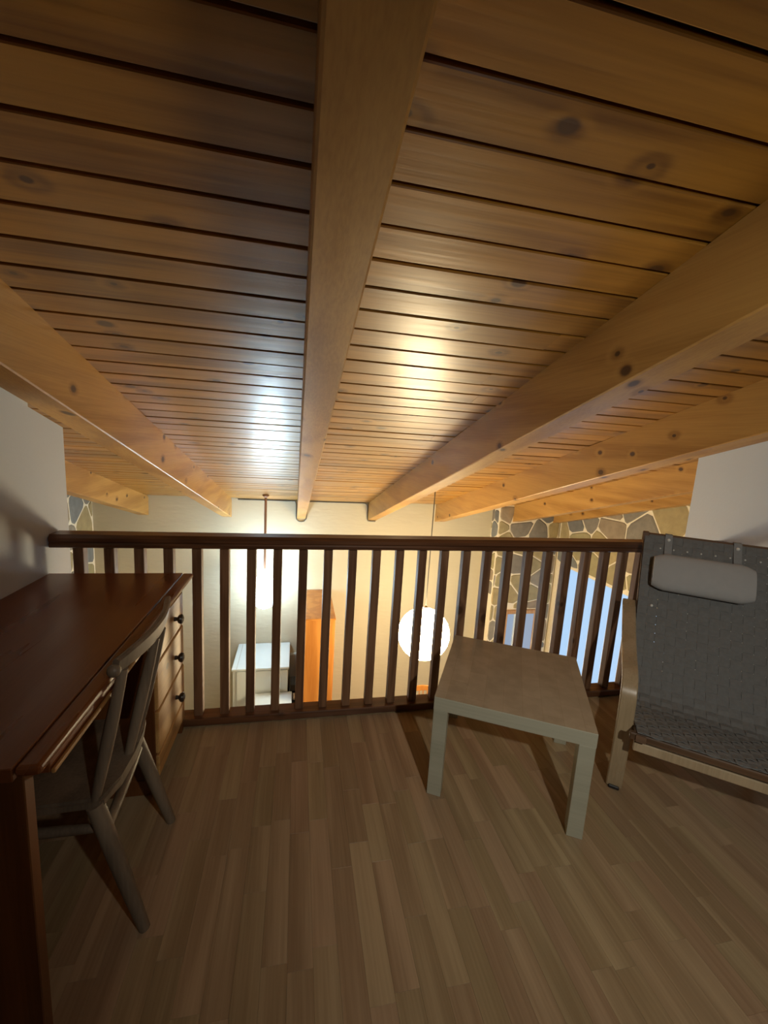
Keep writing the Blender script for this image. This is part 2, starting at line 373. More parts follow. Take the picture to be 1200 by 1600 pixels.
# stones: voronoi cells, inset and rounded, each one an object
def clip(poly, px, py, nx, ny):
    out = []
    for i in range(len(poly)):
        a, b_ = poly[i], poly[(i+1) % len(poly)]
        da = (a[0]-px)*nx+(a[1]-py)*ny; db = (b_[0]-px)*nx+(b_[1]-py)*ny
        if da <= 0: out.append(a)
        if (da < 0) != (db < 0) and da != db:
            t = da/(da-db); out.append((a[0]+(b_[0]-a[0])*t, a[1]+(b_[1]-a[1])*t))
    return out
def stones(parent, u0, u1, v0, v1, cu, cv, to3, holes=(), rnd=None, topline=None, brown=None, gap=0.012):
    rnd = rnd or random.Random(3)
    nu, nv = max(1, round((u1-u0)/cu)), max(1, round((v1-v0)/cv)); pts = []
    du, dv = (u1-u0)/nu, (v1-v0)/nv
    for j in range(nv):
        for i in range(-1, nu+1):
            pts.append((u0+(i+0.5+(0.5 if j % 2 else 0)+rnd.uniform(-.33, .33))*du, v0+(j+0.5+rnd.uniform(-.3, .3))*dv))
    n = 0
    for p in pts:
        poly = [(u0, v0), (u1, v0), (u1, v1), (u0, v1)]
        for q in pts:
            if q is p or abs(q[0]-p[0]) > 3*du or abs(q[1]-p[1]) > 3*dv: continue
            mx, my = (p[0]+q[0])/2, (p[1]+q[1])/2
            poly = clip(poly, mx, my, q[0]-p[0], q[1]-p[1])
            if len(poly) < 3: break
        for h in holes:      # keep stones out of window openings: cut by the nearest side
            if len(poly) < 3: break
            c = (sum(a[0] for a in poly)/len(poly), sum(a[1] for a in poly)/len(poly))
            cand = []
            if not (max(a[0] for a in poly) <= h[0] or min(a[0] for a in poly) >= h[1] or max(a[1] for a in poly) <= h[2] or min(a[1] for a in poly) >= h[3]):
                opts = [clip(poly, h[0], 0, 1, 0), clip(poly, h[1], 0, -1, 0), clip(poly, 0, h[2], 0, 1), clip(poly, 0, h[3], 0, -1)]
                def area(P_): return 0 if len(P_) < 3 else abs(sum(P_[i][0]*P_[(i+1) % len(P_)][1]-P_[(i+1) % len(P_)][0]*P_[i][1] for i in range(len(P_))))/2
                poly = max(opts, key=area)
        if topline and len(poly) >= 3: poly = clip(poly, *topline)
        if len(poly) < 3: continue
        ar = abs(sum(poly[i][0]*poly[(i+1) % len(poly)][1]-poly[(i+1) % len(poly)][0]*poly[i][1] for i in range(len(poly))))/2
        if ar < 0.006: continue
        # inset by edges
        area_s = sum(poly[i][0]*poly[(i+1) % len(poly)][1]-poly[(i+1) % len(poly)][0]*poly[i][1] for i in range(len(poly)))
        if area_s < 0: poly.reverse()
        ins = poly
        for i in range(len(poly)):
            a, b_ = poly[i], poly[(i+1) % len(poly)]
            ex, ey = b_[0]-a[0], b_[1]-a[1]; ln = math.hypot(ex, ey)
            if ln < 1e-5: continue
            nx, ny = ey/ln, -ex/ln
            ins = clip(ins, a[0]-nx*gap, a[1]-ny*gap, nx, ny)
            if len(ins) < 3: break
        if len(ins) < 3: continue
        # cut corners so stones look rounded
        rp = []
        for i in range(len(ins)):
            a, b_, c = ins[i-1], ins[i], ins[(i+1) % len(ins)]
            rp.append((b_[0]+(a[0]-b_[0])*.15, b_[1]+(a[1]-b_[1])*.15)); rp.append((b_[0]+(c[0]-b_[0])*.15, b_[1]+(c[1]-b_[1])*.15))
        cx, cy_ = sum(a[0] for a in rp)/len(rp), sum(a[1] for a in rp)/len(rp)
        d = rnd.uniform(0.008, 0.017)
        bm = bmesh.new()
        r0 = [bm.verts.new(to3(a[0], a[1], -0.04)) for a in rp]
        r1 = [bm.verts.new(to3(a[0], a[1], d-0.008)) for a in rp]
        r2 = [bm.verts.new(to3(cx+(a[0]-cx)*.90, cy_+(a[1]-cy_)*.90, d+rnd.uniform(-.003, .003))) for a in rp]
        k = len(rp)
        for ra, rb in ((r0, r1), (r1, r2)):
            for i in range(k): bm.faces.new((ra[i], ra[(i+1) % k], rb[(i+1) % k], rb[i]))
        bm.faces.new(r2)
        mt = rnd.choice(STONE_M)
        if brown and brown(cx, cy_): mt = M_BROWNSTONE
        obj('stone', bm, mt, parent, world_coords=False); n += 1
    return n
# right lower wall, seen above and around the big window (u = Y, v = Z)
ns = stones(wall_sr, 0.9, YP+0.02, -0.62, 1.35, 0.56, 0.36, lambda u, v, d: (XR+0.03-d, u, v), holes=[(WY0-0.06, WY1+0.03, -9, WZ1+0.04)], rnd=random.Random(11),
       topline=(0, zc(0)-0.01, TP, 1.0))
# pier front (u = X, v = Z)
ns += stones(pier, PX0+0.03, XR-0.01, -2.3, zc(YP)-0.02, 0.40, 0.32, lambda u, v, d: (u, YP+0.03-d, v), holes=[(pw[0]-.07, pw[1]+.07, -9, pw[2]+.07)], rnd=random.Random(5))
# pier side
ns += stones(pier, YP+0.04, YF-0.01, -1.2, zc(YF)-0.02, 0.2, 0.26, lambda u, v, d: (PX0+0.03-d, u, v), rnd=random.Random(8))
# left lower wall
ns += stones(wall_sl, 3.3, YF-0.02, -0.9, 0.75, 0.42, 0.33, lambda u, v, d: (XL-0.03+d, u, v), rnd=random.Random(2), topline=(0, zc(0)-0.01, TP, 1.0), brown=lambda u, v: u < 4.15)
print('stones', ns)

# windows
win = structure(empty('window_1', (XR+0.1, (WY0+WY1)/2, ZK)))
obj('pane', box_bm(XR+0.10, XR+0.112, WY0+0.0, WY1-0.0, ZK+0.02, WZ1), M_PANE, win)
fb = bmesh.new(); add_box(fb, XR+0.06, XR+0.14, WY1-0.05, WY1+0.0, ZK, WZ1, bev=.004)
add_box(fb, XR+0.06, XR+0.14, WY0, WY0+0.05, ZK, WZ1, bev=.004)
obj('window_frame', fb, M_FRAME, win)
win2 = structure(empty('window_2', ((pw[0]+pw[1])/2, YP+0.1, pw[3])))
obj('pane', box_bm(pw[0], pw[1], YP+0.12, YP+0.13, pw[3], pw[2]), emit('curtained_pane', (0.46, 0.60, 0.82, 1), WINDOW_L*0.62), win2)
fb = bmesh.new()
add_box(fb, pw[0]-.06, pw[1]+.06, YP-0.03, YP+0.10, pw[2]-.01, pw[2]+.06, bev=.004)
add_box(fb, pw[0]-.06, pw[0]+.02, YP-0.03, YP+0.10, pw[3], pw[2], bev=.004); add_box(fb, pw[1]-.02, pw[1]+.06, YP-0.03, YP+0.10, pw[3], pw[2], bev=.004)
obj('window_frame', fb, M_FRAME, win2)
sb = bmesh.new(); add_box(sb, 5.16, 5.205, YP+0.06, YP+0.11, pw[3], pw[2]-.01, bev=.003); add_box(sb, pw[0]+.02, pw[0]+.05, YP+0.06, YP+0.11, pw[3], pw[2]-.01, bev=.003)
obj('sash_bar', sb, M_WHITE, win2)

# loft floor: slab with separate laminate strips on top
floor = structure(obj('floor', box_bm(WL-0.02, WR+0.02, YB, 0.055, -0.25, -0.009), M_FLOOR))
SW = 0.0712; rf = random.Random(21); FM = {}
def strip(x, y0, y1):
    key = round(y1-y0, 2); L_ = y1-y0
    if key not in FM:
        w = SW-0.0003; l = key-0.0003
        FM[key] = mesh_from('floor_strip', box_bm(-w/2, w/2, 0, l, -0.0088, 0, bev=0.0003)); FM[key].materials.append(M_FLOOR)
    o = bpy.data.objects.new('floor_strip', FM[key]); COL.objects.link(o); o.parent = floor; o.location = (x, y0, 0)
nstrip = 0
xi = 0; x = 0.03
edges_back = bmesh.new()
cols = []
xx = -0.045
while xx + SW/2 < WR+0.03: cols.append(xx); xx += SW
for ci, cx in enumerate(cols):
    y = -1.62 - rf.uniform(0, 0.3); ystart = y
    while y < -0.046:
        l = round(rf.choice([0.24, 0.30, 0.36, 0.42, 0.46]), 2)
        y1 = y+l
        if y1 > -0.036 or -0.036-y1 < 0.1: y1 = -0.036; l = round(y1-y, 2); y1 = y+l
        if l > 0.03: strip(cx, y, y1); nstrip += 1
        y = max(y1, y+0.02)
    add_box(edges_back, cx-SW/2+.0004, cx+SW/2-.0004, YB, ystart-.0006, -0.0088, 0)
fbk = obj('floor_strip_back', edges_back, M_FLOOR, floor); fbk['kind'] = 'stuff'; fbk.name = 'floor_strips'
print('strips', nstrip)

# ------------------------------------------------------------------ ceiling beams
BEAMS = [(-1.479, -1.329, 'pine ceiling beam left of the loft wall, far left over the lower room', 0.2),
         (-0.219, -0.069, 'pine ceiling beam running along the top of the left white wall', YB),
         (0.993, 1.136, 'central ceiling beam of grey-brown pine running straight overhead', YB),
         (2.222, 2.376, 'long ceiling beam right of the central one, crossing toward the top right corner', YB),
         (3.467, 3.655, 'ceiling beam resting along the top of the right white wall', YB),
         (4.873, 5.02, 'orange lit ceiling beam beyond the right white wall', -0.25),
         (5.70, 5.848, 'orange ceiling beam against the stone wall, farthest to the right', -0.25)]
BEAMS[6] = (6.057-0.215, 6.057-0.215+0.0, '', 0)
BEAMS[6] = (5.70, 5.845, 'orange ceiling beam against the stone wall, farthest to the right', -0.25)
for x0, x1, lab, ys in BEAMS:
    yend = YF if x0 < 4.5 else YP+0.03
    bm = bmesh.new(); bv = 0.006
    sec = [(x0, 0.0), (x0, -BH+bv), (x0+bv, -BH), (x1-bv, -BH), (x1, -BH+bv), (x1, 0.0)]
    rings = [[bm.verts.new((x, y, zc(y)+dz)) for x, dz in sec] for y in [ys+(yend-ys)*i/6 for i in range(7)]]
    for i in range(6):
        for j in range(6): bm.faces.new((rings[i][j], rings[i][(j+1) % 6], rings[i+1][(j+1) % 6], rings[i+1][j]))
    bm.faces.new(rings[0]); bm.faces.new(list(reversed(rings[-1])))
    tag(obj('ceiling_beam', bm, M_BEAM), lab, 'beam', 'pine beams under the sloping ceiling')

# cable along the top of the far wall, looping under two beam ends
yw = YF-0.012; zt = zc(YF)-0.006
cp = [(0.03, yw, zt)] + [(x, yw, zt) for x in (0.4, 0.8, 0.955)] + [(0.975, yw, zt-.05), (0.978, yw, zt-0.25), (0.985, yw, zt-0.31), (1.02, yw, zt-0.345), (1.065, yw, zt-0.352), (1.11, yw, zt-0.345), (1.148, yw, zt-0.30), (1.152, yw, zt-0.2), (1.155, yw, zt-.05), (1.175, yw, zt)] + \
     [(x, yw, zt) for x in (1.5, 1.9, 2.16)] + [(2.195, yw, zt-.03), (2.205, yw, zt-.1), (2.205, yw, zt-0.27), (2.22, yw, zt-0.31), (2.27, yw, zt-.318), (2.36, yw, zt-0.318)]
tag(obj('cable', tube_bm(cp, 0.009, 6, up=Vector((0, 1, 0.01))), M_CABLE, smooth_=True), 'grey cable along the far wall top looping under two beam ends', 'cable')

# ------------------------------------------------------------------ balustrade
rail = thing('railing', 'dark brown wooden balustrade along the edge of the loft floor', 'railing', (1.78, 0.02, 0))
HT = 0.98; HB = 0.92
sec = [(-0.026, HB), (0.066, HB), (0.066, HB+.012), (0.072, HB+.018), (0.072, HB+.045), (0.060, HT), (-0.020, HT), (-0.034, HB+.046), (-0.034, HB+.030), (-0.028, HB+.024), (-0.032, HB+.016), (-0.032, HB+.004)]
bm = bmesh.new(); rings = []
for x in (-0.083, -0.080, 1.5, 3.66):
    sh = 0.9 if x == -0.083 else 1.0
    rings.append([bm.verts.new((x, 0.02+(y-0.02)*sh, 0.95+(z-0.95)*sh)) for y, z in sec])
n_ = len(sec)
for i in range(3):
    for j in range(n_): bm.faces.new((rings[i][j], rings[i][(j+1) % n_], rings[i+1][(j+1) % n_], rings[i+1][j]))
bm.faces.new(rings[0]); bm.faces.new(list(reversed(rings[-1])))
obj('handrail', bm, M_RAIL_X, rail)
obj('bottom_rail', box_bm(-0.08, WR, -0.030, 0.060, 0.0, 0.039, bev=.004), M_RAIL_X, rail)
bmesh_b = mesh_from('baluster', box_bm(-0.0215, 0.0215, 0, 0.045, 0.036, HB+.004, bev=.004, seg=2)); bmesh_b.materials.append(M_RAIL_Z)
for k in range(30):
    o = bpy.data.objects.new('baluster', bmesh_b); COL.objects.link(o); o.parent = rail
    o.matrix_parent_inverse = ROOT_M['railing'].inverted()
    o.location = (0.0166+0.125415*k, 0.0, 0)

# ------------------------------------------------------------------ lamps
GX, GY, GZ, GR = 2.708, 3.0, -1.021, 0.348
gl = thing('globe_lamp', 'large round glowing globe pendant lamp behind the balusters', 'lamp', (GX, GY, zc(GY)))
bm = bmesh.new(); bmesh.ops.create_uvsphere(bm, u_segments=32, v_segments=20, radius=GR, matrix=Matrix.Translation((GX, GY, GZ)))
obj('lamp_shade', bm, M_GLOBE, gl, smooth_=True)
bm = bmesh.new(); add_lathe(bm, [(0.03, GR-.01), (0.03, GR+.03), (0.012, GR+.045)], (GX, GY, GZ), 14); obj('shade_cap', bm, M_METAL, gl, smooth_=True)
obj('cord', tube_bm([(GX, GY, GZ+GR+.03), (GX+.002, GY, 0.4), (GX+.004, GY, zc(GY))], 0.007, 8), M_CABLE, gl)
bm = bmesh.new(); add_lathe(bm, [(0.045, 0), (0.045, -.02), (0.02, -.04)], (GX+.004, GY, zc(GY)), 14); obj('ceiling_cap', bm, M_CORD, gl)
QX, QY, QZ = 0.512, 4.55, -0.97
pl = thing('pendant_lamp', 'bright cool white pendant lamp on a brown rod near the far wall', 'lamp', (QX, QY, zc(QY)))
bm = bmesh.new(); add_lathe(bm, [(0.05, 0.24), (0.11, 0.225), (0.165, 0.16), (0.18, 0.03), (0.175, -0.12), (0.145, -0.21), (0.08, -0.255), (0.02, -0.262)], (QX, QY, QZ), 24)
obj('lamp_shade', bm, M_LAMPW, pl, smooth_=True)
bm = bmesh.new(); add_lathe(bm, [(0.12, 0.236), (0.12, 0.244), (0.06, 0.252)], (QX, QY, QZ), 20); obj('glow_disc', bm, M_GLOW_DISC, pl)  # glowing disc added on the shade top to strengthen the ceiling sheen
obj('rod', tube_bm([(QX, QY, QZ+.19), (QX, QY, 0.0), (QX, QY, zc(QY))], 0.019, 8), M_CORD, pl)
bm = bmesh.new(); add_lathe(bm, [(0.05, 0), (0.05, -.02), (0.02, -.045)], (QX, QY, zc(QY)), 14); obj('ceiling_cap', bm, M_CORD, pl)

# ------------------------------------------------------------------ low white table
tx, ty, TS, TH = 1.968, -0.462, 0.612, 0.45
tb = thing('side_table', 'square birch-look side table with thick top and four straight legs', 'table', (tx, ty, 0), R(-28.9))
h = TS/2
topb = bmesh.new(); add_box(topb, -h, h, -h, h, TH-0.058, TH, bev=.0015)
obj('tabletop', topb, M_BIRCH_S, tb, world_coords=False)
vb = obj('top_veneer', box_bm(-h+.001, h-.001, -h+.001, h-.001, TH-.0006, TH+.0012), None, tb, world_coords=False)
LEGW = 0.058
leg_me = mesh_from('leg', box_bm(-LEGW/2, LEGW/2, -LEGW/2, LEGW/2, 0.0, TH-0.0575, bev=.0015)); leg_me.materials.append(M_BIRCH_S)
for sx in (-1, 1):
    for sy in (-1, 1):
        o = bpy.data.objects.new('leg', leg_me); COL.objects.link(o); o.parent = tb
        o.location = (sx*(h-LEGW/2-.001), sy*(h-LEGW/2-.001), 0)
# blocky birch veneer
mt, nt, b = base_mat('birch_veneer_blocks')
tc = node(nt, 'ShaderNodeTexCoord'); br = node(nt, 'ShaderNodeTexBrick')
mp = node(nt, 'ShaderNodeMapping'); mp.inputs['Rotation'].default_value = (0, 0, R(90)); mp.inputs['Location'].default_value = (0.37, 0.11, 0)
nt.links.new(tc.outputs['Object'], mp.inputs[0]); nt.links.new(mp.outputs[0], br.inputs['Vector'])
br.inputs['Color1'].default_value = (0.38, 0.315, 0.22, 1); br.inputs['Color2'].default_value = (0.46, 0.385, 0.275, 1); br.inputs['Mortar'].default_value = (0.36, 0.28, 0.17, 1)
br.inputs['Scale'].default_value = 1.0; br.inputs['Mortar Size'].default_value = 0.001; br.inputs['Brick Width'].default_value = 0.21; br.inputs['Row Height'].default_value = 0.075
nz = node(nt, 'ShaderNodeTexNoise'); nz.inputs['Scale'].default_value = 14; nz.inputs['Detail'].default_value = 3; nt.links.new(tc.outputs['Object'], nz.inputs['Vector'])
nt.links.new(mix_col(nt, 0.35, br.outputs[0], mix_col(nt, smooth(nt, nz.outputs[0], .35, .7), (0.35, 0.28, 0.19, 1), (0.53, 0.45, 0.33, 1))), b.inputs['Base Color'])
b.inputs['Roughness'].default_value = 0.32
vb.data.materials.append(mt)

# ------------------------------------------------------------------ desk
DX0, DX1, DY0, DY1, DZ = -0.083, 0.512, -1.245, -0.036, 0.806
dk = thing('desk', 'reddish-brown wooden pedestal desk against the left wall', 'desk', (0.2, -0.64, 0))
obj('top_board', box_bm(DX0, 0.4655, DY0, DY1, DZ-.030, DZ, bev=.002), M_DESK, dk)
obj('top_board', box_bm(0.4665, DX1, DY0, DY1, DZ-.022, DZ, bev=.009, seg=3), M_DESK, dk)
obj('end_panel', box_bm(-0.06, 0.472, -1.225, -1.195, 0.0, DZ-.0305, bev=.002), M_DESK_Z, dk)
pd = obj('pencil_drawer', box_bm(-0.02, 0.496, -1.185, -0.445, DZ-0.064, DZ-.0305, bev=.002), M_DESK, dk)
obj('drawer_lip', box_bm(0.4965, 0.505, -1.185, -0.445, DZ-0.066, DZ-0.055, bev=.003, seg=2), M_DRAWER, pd, world_coords=False)
obj('back_panel', box_bm(-0.06, -0.045, -1.19, -0.44, 0.25, DZ-.0305), M_DESK, dk)
PX1 = 0.455
obj('pedestal', box_bm(-0.06, PX1, -0.438, -0.042, 0.07, DZ-.0305, bev=.002), M_DESK_Z, dk)
for z0, z1 in ((0.566, 0.722), (0.368, 0.556), (0.178, 0.358), (0.075, 0.168)):
    d = obj('drawer', box_bm(PX1-.3, PX1+.012, -0.430, -0.050, z0, z1, bev=.004), M_DRAWER, dk)
    if z0 > 0.1:
        bm = bmesh.new(); add_lathe(bm, [(0.010, 0), (0.008, .012), (0.018, .018), (0.022, .026), (0.019, .034), (0.008, .038)], (PX1+.012, -0.19, (z0+z1)/2), 14, axis='X')
        kn = obj('knob', bm, M_KNOB, None, smooth_=True); kn.parent = d
for y0 in (-0.438, -0.075):
    obj('foot', box_bm(0.0, PX1+.004, y0, y0+.033, 0.0, 0.07, bev=.003), M_DESK_Z, dk)

# ------------------------------------------------------------------ desk chair
ch = thing('desk_chair', 'worn wooden spindle-back chair pushed under the desk', 'chair', (0.36, -0.75, 0))
SZ = 0.445
bm = bmesh.new()
rear = [(0.478, -0.935), (0.495, -0.85), (0.498, -0.75), (0.490, -0.66), (0.472, -0.575)]
front = [(0.09, -0.56), (0.07, -0.75), (0.09, -0.95)]
poly = rear+front
lo_v = [bm.verts.new((x, y, SZ-.032)) for x, y in poly]; hi_v = [bm.verts.new((x, y, SZ)) for x, y in poly]; n_ = len(poly)
for j in range(n_): bm.faces.new((lo_v[j], lo_v[(j+1) % n_], hi_v[(j+1) % n_], hi_v[j]))
bm.faces.new(hi_v); bm.faces.new(list(reversed(lo_v)))
bmesh.ops.bevel(bm, geom=list(bm.edges), offset=.008, segments=2, affect='EDGES')
obj('seat', bm, M_CHAIRW, ch, smooth_=True)
def leg_bm(p0, p1, r0, r1):
    return tube_bm([Vector(p0).lerp(Vector(p1), t/6) for t in range(7)], lambda t: r0+(r1-r0)*t+0.003*math.sin(math.pi*t), 10)
for p0, p1 in (((0.455, -0.925, SZ-.02), (0.572, -0.935, 0)), ((0.430, -0.600, SZ-.02), (0.546, -0.572, 0)), ((0.14, -0.90, SZ-.02), (0.06, -0.96, 0)), ((0.14, -0.60, SZ-.02), (0.06, -0.55, 0))):
    obj('leg', leg_bm(p0, p1, 0.023, 0.0155), M_CHAIRW, ch, smooth_=True)
obj('stretcher', leg_bm((0.483, -0.925, 0.345), (0.455, -0.597, 0.345), 0.013, 0.013), M_CHAIRW, ch, smooth_=True)
obj('stretcher', leg_bm((0.10, -0.93, 0.25), (0.10, -0.575, 0.25), 0.011, 0.011), M_CHAIRW, ch, smooth_=True)
obj('stretcher', leg_bm((0.125, -0.915, 0.345), (0.48, -0.922, 0.345), 0.011, 0.011), M_CHAIRW, ch, smooth_=True)
def rail_pt(t):   # crest rail bow, t 0..1 near to far
    y = -0.955+0.400*t
    return Vector((0.532+0.034*math.sin(math.pi*t)+0.012*t, y, 0.845+0.02*t))
bm = bmesh.new()
pts = [rail_pt(i/20) for i in range(21)]
fr = []
for i in range(21):
    t = (pts[min(i+1, 20)]-pts[max(i-1, 0)]).normalized(); side = t.cross(Vector((0, 0, 1))).normalized(); fr.append((side, Vector((0.18, 0, 1)).normalized()))
add_sweep(bm, pts, lambda t: [(a, q*(0.75+0.25*math.sin(math.pi*t))) for a, q in rect(0.020, 0.058, .006)], frames=fr)
obj('crest_rail', bm, M_CHAIRW, ch, smooth_=True)
bm = bmesh.new(); bmesh.ops.create_uvsphere(bm, u_segments=12, v_segments=8, radius=0.017, matrix=Matrix.Translation((0.532, -0.962, 0.84))); obj('rail_finial', bm, M_CHAIRW, ch, smooth_=True)
for yb, t in ((-0.92, 0.07), (-0.755, 0.46), (-0.705, 0.62)):
    xb = 0.455 if yb < -.9 else 0.478
    p1 = rail_pt(t); p1.z -= 0.02
    obj('spindle', tube_bm([Vector((xb, yb, SZ-.01)).lerp(p1, i/6) for i in range(7)], lambda u: 0.012+0.005*math.sin(math.pi*u), 10), M_CHAIRW, ch, smooth_=True)

# ------------------------------------------------------------------ armchair
ARZ = math.atan2(-0.635, 0.773)
ac = thing('armchair', 'bentwood armchair with grey woven webbing seat and back', 'armchair', (2.409, -0.66, 0), ARZ)
# local axes: x = across the chair (a), y = -n so that b = -y
def A(a, b_, z): return Vector((a, -b_, z))
def arc_path(P, r, seg=8):
    """polyline with rounded corners; P list of (b,z)"""
    out = [Vector((0, -P[0][0], P[0][1]))]
    for i in range(1, len(P)-1):
        a, c, d = (Vector((0, -p[0], p[1])) for p in (P[i-1], P[i], P[i+1]))
        u, v = (a-c).normalized(), (d-c).normalized()
        ra = r[i-1] if isinstance(r, (list, tuple)) else r
        s, e = c+u*ra, c+v*ra
        for k in range(seg+1):
            t = k/seg; out.append((1-t)**2*s+2*t*(1-t)*c+t*t*e)
    out.append(Vector((0, -P[-1][0], P[-1][1])))
    return out
def resample(pts, step):
    L_ = [0]
    for i in range(1, len(pts)): L_.append(L_[-1]+(pts[i]-pts[i-1]).length)
    n = max(2, int(L_[-1]/step)); res = []; j = 0
    for k in range(n+1):
        s = L_[-1]*k/n
        while j < len(L_)-2 and L_[j+1] < s: j += 1
        t = (s-L_[j])/(L_[j+1]-L_[j]+1e-12); res.append(pts[j].lerp(pts[j+1], t))
    return res
ACW = 0.70
prof = arc_path([(0.145, 0.375), (-0.33, 0.262), (-0.60, 0.72), (-0.768, 1.045)], [0.12, 0.15])
# side arm pieces
arm = resample(arc_path([(0.0, 0.0), (0.035, 0.28), (0.015, 0.515), (-0.25, 0.545), (-0.64, 0.675)], [0.12, 0.11, 0.12]), 0.025)
for a0 in (-0.031, ACW-0.031):
    bm = bmesh.new(); pts = [p+Vector((a0+0.031, 0, 0)) for p in arm]; fr = []
    pts[0].z = 0.012
    for i in range(len(pts)):
        t = (pts[min(i+1, len(pts)-1)]-pts[max(i-1, 0)]).normalized(); side = Vector((1, 0, 0)); fr.append((side, side.cross(t).normalized()))
    add_sweep(bm, pts, rect(0.062, 0.026, .004), frames=fr)
    ar = obj('arm_frame', bm, M_PLY, ac, world_coords=False, smooth_=True)
    obj('foot_glide', box_bm(a0+.010, a0+.052, -0.022, 0.016, 0.0, 0.016, bev=.003), M_BLACK, ac, world_coords=False)
    # rear leg, from under the seat back to the floor
    bm = bmesh.new(); rl = resample(arc_path([(-0.06, 0.24), (-0.28, 0.17), (-0.46, 0.0)], [0.10]), .03); a1 = a0+0.13 if a0 < 0 else a0-0.12
    pts = [p+Vector((a1+0.025, 0, 0)) for p in rl]; fr = []
    for i in range(len(pts)):
        t = (pts[min(i+1, len(pts)-1)]-pts[max(i-1, 0)]).normalized(); fr.append((Vector((1, 0, 0)), Vector((1, 0, 0)).cross(t).normalized()))
    add_sweep(bm, pts, rect(0.048, 0.024, .003), frames=fr)
    obj('rear_leg', bm, M_PLY, ac, world_coords=False, smooth_=True)
bm = bmesh.new(); add_box(bm, 0.0315, ACW-.0315, -0.130, -0.108, 0.282, 0.322, bev=.003); obj('crossbar', bm, M_PLY, ac, world_coords=False)
# seat and back frame under the webbing
pr = resample(prof, 0.03)
for a0 in (0.034, ACW-.034-.036):
    bm = bmesh.new(); pts = []; fr = []
    for i in range(len(pr)):
        t = (pr[min(i+1, len(pr)-1)]-pr[max(i-1, 0)]).normalized(); nn = Vector((1, 0, 0)).cross(t).normalized()
        if nn.y*0 + nn.z < 0 and i < 5: nn = -nn
        pts.append(pr[i]+Vector((a0+.017, 0, 0))); fr.append((Vector((1, 0, 0)), nn))
    sgn = 1 if fr[2][1].z > 0 else -1
    pts = [p-sgn*f[1]*0.024 for p, f in zip(pts, fr)]
    add_sweep(bm, pts, rect(0.036, 0.028, .003), frames=fr)
    obj('seat_frame', bm, M_BROWNPLY, ac, world_coords=False, smooth_=True)
t0, t1 = prof[0], prof[-1]
bm = bmesh.new(); add_box(bm, 0.012, ACW-.012, t0.y+.002, t0.y+.024, t0.z-.040, t0.z-.010, bev=.004); obj('front_rail', bm, M_BROWNPLY, ac, world_coords=False)
bm = bmesh.new(); add_box(bm, 0.034, ACW-.034, t1.y+.004, t1.y+.030, t1.z-.030, t1.z+.008, bev=.004); obj('top_rail', bm, M_BROWNPLY, ac, world_coords=False)
bm = bmesh.new(); add_box(bm, 0.026, 0.058, t1.y-.006, t1.y+.030, t1.z-.036, t1.z+.014, bev=.004); add_b = obj('frame_end', bm, M_BROWNPLY, ac, world_coords=False)
# woven webbing
PW = 0.0448; NA = 14; A0 = (ACW-NA*PW)/2
cross_pts = resample(prof, PW); NC = len(cross_pts)
def nrm_at(P_, i):
    t = (P_[min(i+1, len(P_)-1)]-P_[max(i-1, 0)]).normalized(); nn = Vector((1, 0, 0)).cross(t).normalized()
    return t, nn*sgn
AMP = 0.0045
half = resample(prof, PW/2.0)
def ribbon(bm, centers, normals, width_dirs, w, th=0.0022):
    rings = []
    for c, nn, wd in zip(centers, normals, width_dirs):
        rings.append([bm.verts.new(c-wd*w/2), bm.verts.new(c+wd*w/2), bm.verts.new(c+wd*w/2-nn*th), bm.verts.new(c-wd*w/2-nn*th)])
    for i in range(len(rings)-1):
        for j in range(4): bm.faces.new((rings[i][j], rings[i][(j+1) % 4], rings[i+1][(j+1) % 4], rings[i+1][j]))
    bm.faces.new(list(reversed(rings[0]))); bm.faces.new(rings[-1])
LM = {}
for i in range(NA):
    par = i % 2
    if par not in LM:
        bm = bmesh.new(); cs, nsn, wd = [], [], []
        nh = (NC-1)*2
        hp = []
        for q in range(nh+1):
            j = q/2; j0 = min(int(j), NC-2); c = cross_pts[j0].lerp(cross_pts[j0+1], j-j0); hp.append(c)
        for q, c in enumerate(hp):
            t, nn = nrm_at(hp, q)
            off = 0.0 if q % 2 == 0 else (AMP if ((q//2)+par) % 2 else -AMP)
            cs.append(c+nn*off); nsn.append(nn); wd.append(Vector((1, 0, 0)))
        ribbon(bm, cs, nsn, wd, PW-.0026)
        LM[par] = mesh_from('webbing_strap', bm); LM[par].materials.append(M_WEB)
    o = bpy.data.objects.new('webbing_strap', LM[par]); COL.objects.link(o); o.parent = ac; o.location = (A0+(i+.5)*PW, 0, 0)
for j in range(NC-1):
    c = (cross_pts[j]+cross_pts[j+1])/2; t = (cross_pts[j+1]-cross_pts[j]).normalized(); nn = Vector((1, 0, 0)).cross(t).normalized()*sgn
    bm = bmesh.new(); cs = []
    for q in range(NA*2+1):
        off = 0.0 if q % 2 == 0 else (-AMP if (j+(q//2)) % 2 else AMP)
        cs.append(c+Vector((A0+q*PW/2, 0, 0))+nn*off)
    ribbon(bm, cs, [nn]*len(cs), [t]*len(cs), PW-.0026)
    obj('webbing_strap', bm, M_WEB, ac, world_coords=False)
